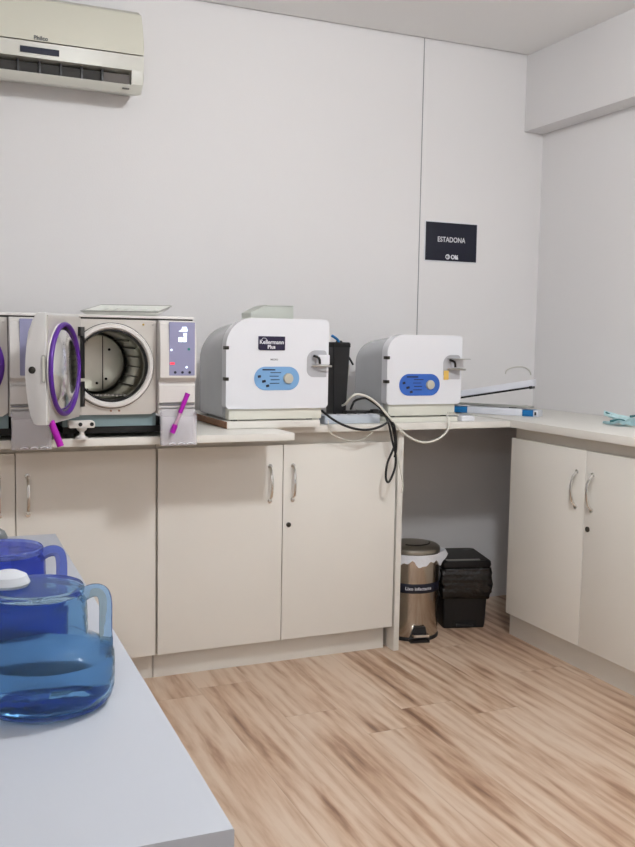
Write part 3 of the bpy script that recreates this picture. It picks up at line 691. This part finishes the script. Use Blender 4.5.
# ------------------------------------------------------------------ sign on the back wall
t = thing('wall_sign', 'navy sign with white lettering on the back wall right of the seam', 'sign', (1.65, 0, 1.65))
B().box(1.512, 1.786, -.0035, -.0004, 1.561, 1.738, .0008).obj('sign_backing', M['white_gloss'], t)
pl = B().box(1.5165, 1.7815, -.006, -.003, 1.5655, 1.7335, .0005).obj('plate', M['sign'], t)
text_mesh('ESTADONA', .032, 1.648, -.0065, 1.6585, 'lettering', M['white_ink'], pl, bold=.0003, sx=.86)
text_mesh('Olá', .026, 1.666, -.0065, 1.583, 'lettering', M['white_ink'], pl, bold=.0010)
b = B(); b.torus(.0098, .0018, (1.631, -.0065, 1.584), RY(), 28, 6)
b.tube([(1.625, -.0068, 1.589), (1.632, -.0068, 1.591), (1.635, -.0068, 1.586), (1.631, -.0068, 1.583), (1.635, -.0068, 1.580), (1.631, -.0068, 1.576)], .0014, 6, sub=3)
b.obj('emblem', M['white_ink'], pl)

# ------------------------------------------------------------------ air conditioner
x0, x1 = -.66, .212
t = thing('air_conditioner', 'cream wall-mounted split air conditioner high on the back wall', 'air conditioner', ((x0+x1)/2, 0, 2.06))
prof = [(-.002, 2.39), (-.13, 2.39), (-.168, 2.37), (-.193, 2.31), (-.203, 2.25), (-.207, 2.218), (-.002, 2.218)]
B().prism(prof, (x1, 0, 0), (0, 1, 0), (0, 0, 1), (-1, 0, 0), x1-x0, .006, 3, both=True).obj('front_panel', M['ac_top'], t, ang=30)
ox1 = x1-.042
prof = [(-.002, 2.214), (-.205, 2.214), (-.202, 2.162), (-.10, 2.155), (-.002, 2.155)]
lp = B().prism(prof, (x1, 0, 0), (0, 1, 0), (0, 0, 1), (-1, 0, 0), x1-x0, .003, 2, both=True).obj('lower_panel', M['ac_low'], t, ang=30)
b = B()
pr_end = [(-.002, 2.157), (-.202, 2.163), (-.200, 2.14), (-.194, 2.115), (-.16, 2.088), (-.002, 2.12)]
b.prism(pr_end, (x1, 0, 0), (0, 1, 0), (0, 0, 1), (-1, 0, 0), .044, .006, 3)
b.prism(pr_end, (x0+.044, 0, 0), (0, 1, 0), (0, 0, 1), (-1, 0, 0), .044, .003, 2)
b.prism([(-.002, 2.12), (-.160, 2.0885), (-.186, 2.104), (-.194, 2.113), (-.150, 2.112), (-.02, 2.124)], (x1-.04, 0, 0), (0, 1, 0), (0, 0, 1), (-1, 0, 0), x1-x0-.08)
b.obj('outlet_frame', M['ac_low'], t, ang=30)
B().box(x0+.04, x1-.04, -.11, -.02, 2.128, 2.158).obj('outlet_cavity', M['black_matte'], t)
B().box(x0+.045, ox1-.107, -.180, -.172, 2.117, 2.150, .002).obj('vane', M['ac_shaded'], t)
B().box(ox1-.100, ox1-.004, -.180, -.172, 2.117, 2.150, .002).obj('vane', M['ac_vane_lit'], t)  # end piece of the vane, coloured lighter to look partly lit
k = 0
while x0+.07+k*.0725 < ox1-.09:
    xx = ox1-.105-k*.0725; k += 1
    if xx > x0+.04: B().box(xx-.004, xx+.004, -.188, -.120, 2.106, 2.157, .001).obj('louver', M['black'], t)
B().box(-.219, -.088, -.2075, -.203, 2.175, 2.196, .001).obj('display', M['dark_ink'], lp)
text_mesh('Philco', .020, -.150, -.2085, 2.2275, 'lettering', M['grey_dark'], t, bold=.0004)
B().box(x1-.075, x1-.05, -.188, -.176, 2.0985, 2.1015, .0008).obj('vent_mark', M['dark_steel'], t)

# ------------------------------------------------------------------ steel pedal bin
cx, cy = 1.295, -.352; R = .109
t = thing('pedal_bin', 'round stainless steel pedal bin with white liner beside the upright board', 'trash bin', (cx, cy, 0))
B().lathe([(0, .004), (R-.004, .004), (R, .012), (R, .335), (R-.003, .335), (R-.003, .02), (0, .02)], (cx, cy, 0), 56).obj('body', M['bin_steel'], t)
B().lathe([(0, 0), (R+.003, 0), (R+.004, .008), (R+.001, .014), (0, .012)], (cx, cy, 0), 56).obj('base_ring', M['black'], t)
lid = B().lathe([(R+.002, .352), (R+.0035, .358), (R+.001, .370), (R*.93, .377), (R*.7, .382), (R*.3, .385), (0, .386), (0, .378), (R-.004, .352)], (cx, cy, 0), 56).obj('lid', M['bin_lid'], t)
b = B(); pts = []
for i in range(15):
    a = math.radians(215+i*9); pts.append((cx+R*.62*math.cos(a), cy+R*.62*math.sin(a), .3832))
b.tube(pts, .0035, 6, sub=2); b.obj('lid_groove', M['dark_steel'], lid)
vd = math.atan2(-3.676-cy, -.602-cx)    # towards the room
fdir = Vector((math.cos(vd+.30), math.sin(vd+.30), 0)); sdir = Vector((-fdir.y, fdir.x, 0))
B().lathe([(R+.0008, .196), (R+.0014, .197), (R+.0014, .233), (R+.0008, .234)], (cx, cy, 0), 60).obj('label_band', M['sign'], t)
# lettering wrapped on the band
cu = bpy.data.curves.new('lettering', 'FONT'); cu.body = 'Lixo infectante'; cu.size = .0185; cu.align_x = 'CENTER'; cu.align_y = 'CENTER'; cu.offset = .0003; cu.resolution_u = 2
tt = bpy.data.objects.new('lettering', cu); COL.objects.link(tt); bpy.context.view_layer.update()
me = bpy.data.meshes.new_from_object(tt.evaluated_get(bpy.context.evaluated_depsgraph_get())); bpy.data.objects.remove(tt)
for v in me.vertices:
    a = vd+.27+v.co.x/R; v.co = Vector((math.cos(a)*(R+.0022), math.sin(a)*(R+.0022), .215+v.co.y))
me.materials.clear(); me.materials.append(M['white_ink'])
o = bpy.data.objects.new('lettering', me); COL.objects.link(o); o.parent = t
# liner frill
b = B(); rings = [[], [], []]; n = 90
V = []
for i in range(n):
    a = 2*PI*i/n; wv = .5+.5*math.sin(a*7+1.1)+.18*math.sin(a*13)
    lump = math.exp(-((a-5.9)/.28)**2)
    rr = R+.004+.004*wv+.03*lump
    zl = .325-.020*wv-.005*math.sin(a*19)+.012*lump
    V.append([b.bm.verts.new((cx+r_*math.cos(a), cy+r_*math.sin(a), z_)) for (r_, z_) in ((R+.001, .346), (R+.006+.02*lump, .352+.004*lump), (rr, .34), (rr+.002, zl), (R+.002, zl+.004))])
for i in range(n):
    for k in range(5):
        b.bm.faces.new((V[i][k], V[(i+1) % n][k], V[(i+1) % n][(k+1) % 5], V[i][(k+1) % 5]))
l = b.obj('liner', M['liner'], t, ang=80); l['label'] = 'white plastic liner frill over the rim'
# pedal
pb = Vector((cx, cy, 0))+fdir*(R-.01)
B().prism([(-.032, .030), (.032, .030), (.026, .060), (-.022, .060)], pb, sdir, up, fdir, .016, .003, 2).obj('pedal_housing', M['black'], t)
B().prism([(-.04, .0), (.04, .0), (.04, .010), (-.04, .010)], pb, sdir, up, fdir, .034, .002, 2).obj('pedal_foot', M['black'], t)
B().prism([(-.030, .026), (.034, .026), (.034, .036), (-.030, .036)], pb+fdir*.014, sdir, up, fdir, .030, .003, 2).obj('pedal', M['chrome'], t)

# ------------------------------------------------------------------ black pedal bin with bag
rot = math.radians(-15); cx, cy = 1.572, -.262
t = thing('pedal_bin', 'square black plastic pedal bin with black bag, right of the steel bin', 'trash bin', (cx, cy, 0))
ca, sa = math.cos(rot), math.sin(rot)
def L(a, b_, z): return Vector((cx+a*ca-b_*sa, cy+a*sa+b_*ca, z))
B().loft([ring_rr(cx, cy, .090, .112, .012, 0.0, rot), ring_rr(cx, cy, .092, .114, .012, .02, rot), ring_rr(cx, cy, .102, .122, .014, .25, rot)]).obj('body', M['bin_black'], t)
lid = B().loft([ring_rr(cx, cy, .108, .128, .018, .264, rot), ring_rr(cx, cy, .110, .130, .018, .272, rot), ring_rr(cx, cy, .108, .128, .018, .286, rot), ring_rr(cx, cy, .104, .124, .02, .290, rot), ring_rr(cx, cy, .05, .07, .02, .291, rot)]).obj('lid', M['bin_black'], t)
b = B(); b.loft([[L(-.085, -.112, z_), L(.062, -.112, z_), L(.062, -.098, z_), L(-.085, -.098, z_)] for z_ in (.2885, .2935)])
b.obj('lid_strip', M['alu'], lid)
def fb(lv):
    def f(i, n):
        a = 2*PI*i/n
        return (.004*math.sin(a*9+lv*1.7)+.003*math.sin(a*17+lv*3)+.008*noise.noise(Vector((math.cos(a)*2, math.sin(a)*2, lv*.8))), .006*math.sin(a*5+lv) if lv in (0, 7) else 0)
    return f
rings = []
ctl = ((.1, .12, .134), (.106, .126, .128), (.113, .133, .138), (.117, .136, .16), (.118, .137, .185), (.117, .136, .21), (.115, .134, .238), (.1115, .131, .258), (.103, .123, .263))
for q in range(33):
    t_ = q/32*8; k0 = min(int(t_), 7); fr = t_-k0; hx, hy, z = [ctl[k0][m_]*(1-fr)+ctl[k0+1][m_]*fr for m_ in range(3)]
    ring = ring_rr(cx, cy, hx, hy, .022, z, rot, n=20)
    for p in ring:
        rad = Vector((p.x-cx, p.y-cy, 0)).normalized()
        w1 = 1-abs(noise.noise(Vector((p.x*19+p.z*14, p.y*19, p.z*30))))*2.4
        w2 = noise.noise(Vector((p.x*38, p.y*38, p.z*30+5)))
        damp = 1 if 3 < q < 28 else .35
        p += rad*(.008*w1+.006*w2-.005)*damp; p.z += .004*math.sin(p.x*60+p.y*45)*(1 if q < 8 else 0)
    rings.append(ring)
b = B().loft(rings, False, False).obj('bag', M['bag'], t, ang=75); b['label'] = 'wrinkled black bag folded over the rim'
b = B(); arch = [(-.052, .0)]+[(-.052*math.cos(PI*k/12), .030+.038*math.sin(PI*k/12)) for k in range(13)]+[(.052, .0)]
b.prism(arch, L(0, -.1145, .004), (ca, sa, 0), (0, 0, 1), (-sa, ca, 0), .004); b.obj('pedal_recess', M['black_matte'], t)
b = B(); b.prism([(-.036, .006), (.036, .006), (.036, .018), (-.036, .018)], L(0, -.128, .002), (ca, sa, 0), (0, 0, 1), (-sa, ca, 0), .02, .003, 2); b.obj('pedal', M['black'], t)

# ------------------------------------------------------------------ front table
t = thing('table', 'white table in the left foreground carrying the blue jugs', 'table', (-.9, -2.2, 0))
dv = Vector((-.036, -1.394, 0)).normalized(); dn = Vector((dv.y, -dv.x, 0))   # dn points left (-x)
if dn.x > 0: dn = -dn
P0 = Vector((-.292, -1.474, 0)); Lt = 1.40; Wt = 1.0
def TP(a, b_): return P0+dv*a+dn*b_
B().prism([(0, 0), (Lt, 0), (Lt, Wt), (0, Wt)], P0+Vector((0, 0, .75)), dv, dn, (0, 0, -1), .026, .002, 2).obj('tabletop', M['table'], t)
for (a, b_) in ((.10, .10), (.10, .9), (Lt-.10, .12), (Lt-.10, .9)):
    q = TP(a, b_); B().box(q.x-.022, q.x+.022, q.y-.022, q.y+.022, 0, .7235, .002).obj('leg', M['table'], t)
b = B()
for (a, c, d0, d1) in ((.12, Lt-.12, .112, .13), (.12, Lt-.12, .88, .898)):
    b.prism([(a, d0), (c, d0), (c, d1), (a, d1)], P0+Vector((0, 0, .7235)), dv, dn, (0, 0, -1), .06)
b.obj('apron', M['table'], t)

def jug(name_m, cx, cy, rot, label, sc=1.0, water=True, lidcap=True):
    z = .7505
    t = thing('water_jug', label, 'jug', (cx, cy, z), 'blue water jugs on the front table')
    ca, sa = math.cos(rot), math.sin(rot)
    def ring(r, zz, off=0, n=48, sq=1):
        return [Vector((cx+((off+r*math.cos(2*PI*i/n))*ca-r*math.sin(2*PI*i/n)*sa)*sc, cy+((off+r*math.cos(2*PI*i/n))*sa+r*math.sin(2*PI*i/n)*ca)*sc, z+zz*sc)) for i in range(n)]
    outer = [(.060, .0, 0), (.074, .003, 0), (.081, .011, 0), (.0835, .022, 0), (.084, .045, 0), (.0835, .062, 0), (.0815, .070, -.002), (.074, .076, -.008), (.068, .080, -.013), (.066, .088, -.015), (.0655, .105, -.015), (.065, .122, -.015), (.0635, .129, -.014), (.059, .134, -.013)]
    top = [(.057, .139, -.012), (.0545, .1395, -.012), (.0545, .133, -.013)]
    inner = [(r-.0028, zz, o_) for (r, zz, o_) in outer[::-1][1:] if zz > .012]+[(.074, .010, 0), (.058, .005, 0)]
    b = B().loft([ring(r, zz, o_) for (r, zz, o_) in outer+top+inner])
    b.obj('body', M[name_m], t, ang=50)
    if water:
        wr = [(r-.0033, zz, o_) for (r, zz, o_) in outer if .015 < zz < .065]
        B().loft([ring(.0575, .0058, 0), ring(.074, .0112, 0)]+[ring(*q) for q in wr]).obj('water', M['water'], t, ang=50)
    def P(a, h): return Vector((cx+a*ca*sc, cy+a*sa*sc, z+h*sc))
    B().tube([P(.040, .132), P(.052, .139), P(.062, .1405), P(.0695, .136), P(.0725, .122), P(.0725, .090), P(.0735, .072), P(.072, .056)], .0082*sc, 12).obj('handle', M[name_m], t)
    l = B().lathe([(0, .1398), (.057, .1398), (.058, .141), (.058, .147), (.056, .149), (0, .150)], (0, 0, 0), 48)
    for v in l.bm.verts:
        q = v.co.copy(); a = q.x-.011
        v.co = Vector((cx+(a*ca-q.y*sa)*sc, cy+(a*sa+q.y*ca)*sc, z+q.z*sc))
    l.obj('lid', M[name_m], t)
    if lidcap:
        c_ = P(-.044, .1502)
        B().lathe([(0, 0), (.024, 0), (.026, .004), (.022, .013), (.012, .018), (0, .019)], tuple(c_), 28).obj('cap', M['bottle_white'], t)
    return t
jug('jug_blue', -.449, -2.498, math.radians(-12), 'large clear blue water jug, nearest on the table, with looped handle')
jug('jug_deep', -.468, -2.262, math.radians(-10), 'deep blue water jug standing behind the nearest jug', water=False, lidcap=False)
t = thing('bottle', 'small bottle with dark grey domed cap behind the deep blue jug', 'bottle', (-.468, -2.03, .75))
B().lathe([(0, 0), (.022, 0), (.024, .004), (.024, .085), (.014, .102), (0, .102)], (-.468, -2.03, .7505), 28).obj('body', M['bottle_white'], t)
B().lathe([(.0, .102), (.0185, .102), (.0185, .116), (.014, .126), (.006, .131), (0, .132)], (-.468, -2.03, .7505), 28).obj('cap', M['grey_dark'], t)


for o in bpy.data.objects:
    if '_o' in o: del o['_o']

# ------------------------------------------------------------------ light and camera
M['lamp'].node_tree.nodes['Principled BSDF'].inputs['Emission Strength'].default_value = 240
w = bpy.data.worlds.new('World'); scene.world = w; w.use_nodes = True
w.node_tree.nodes['Background'].inputs[0].default_value = (.8, .85, 1, 1); w.node_tree.nodes['Background'].inputs[1].default_value = .0

r = Vector((.91612123, -.40053766, .0170725)); u = Vector((.02043584, .08918661, .99580526)); f = Vector((.40038015, .91192946, -.08989107))
cam = bpy.data.cameras.new('camera'); co = bpy.data.objects.new('camera', cam); COL.objects.link(co)
Mx = Matrix((r, u, -f)).transposed().to_4x4(); Mx.translation = Vector((-.60228, -3.67582, 1.20916)); co.matrix_world = Mx
cam.sensor_fit = 'VERTICAL'; cam.sensor_height = 36; cam.lens = 939.81*36/847; cam.clip_start = .05
scene.camera = co
scene.view_settings.view_transform = 'Standard'; scene.view_settings.look = 'None'; scene.view_settings.exposure = 0; scene.view_settings.gamma = 1
scene.view_settings.use_curve_mapping = False
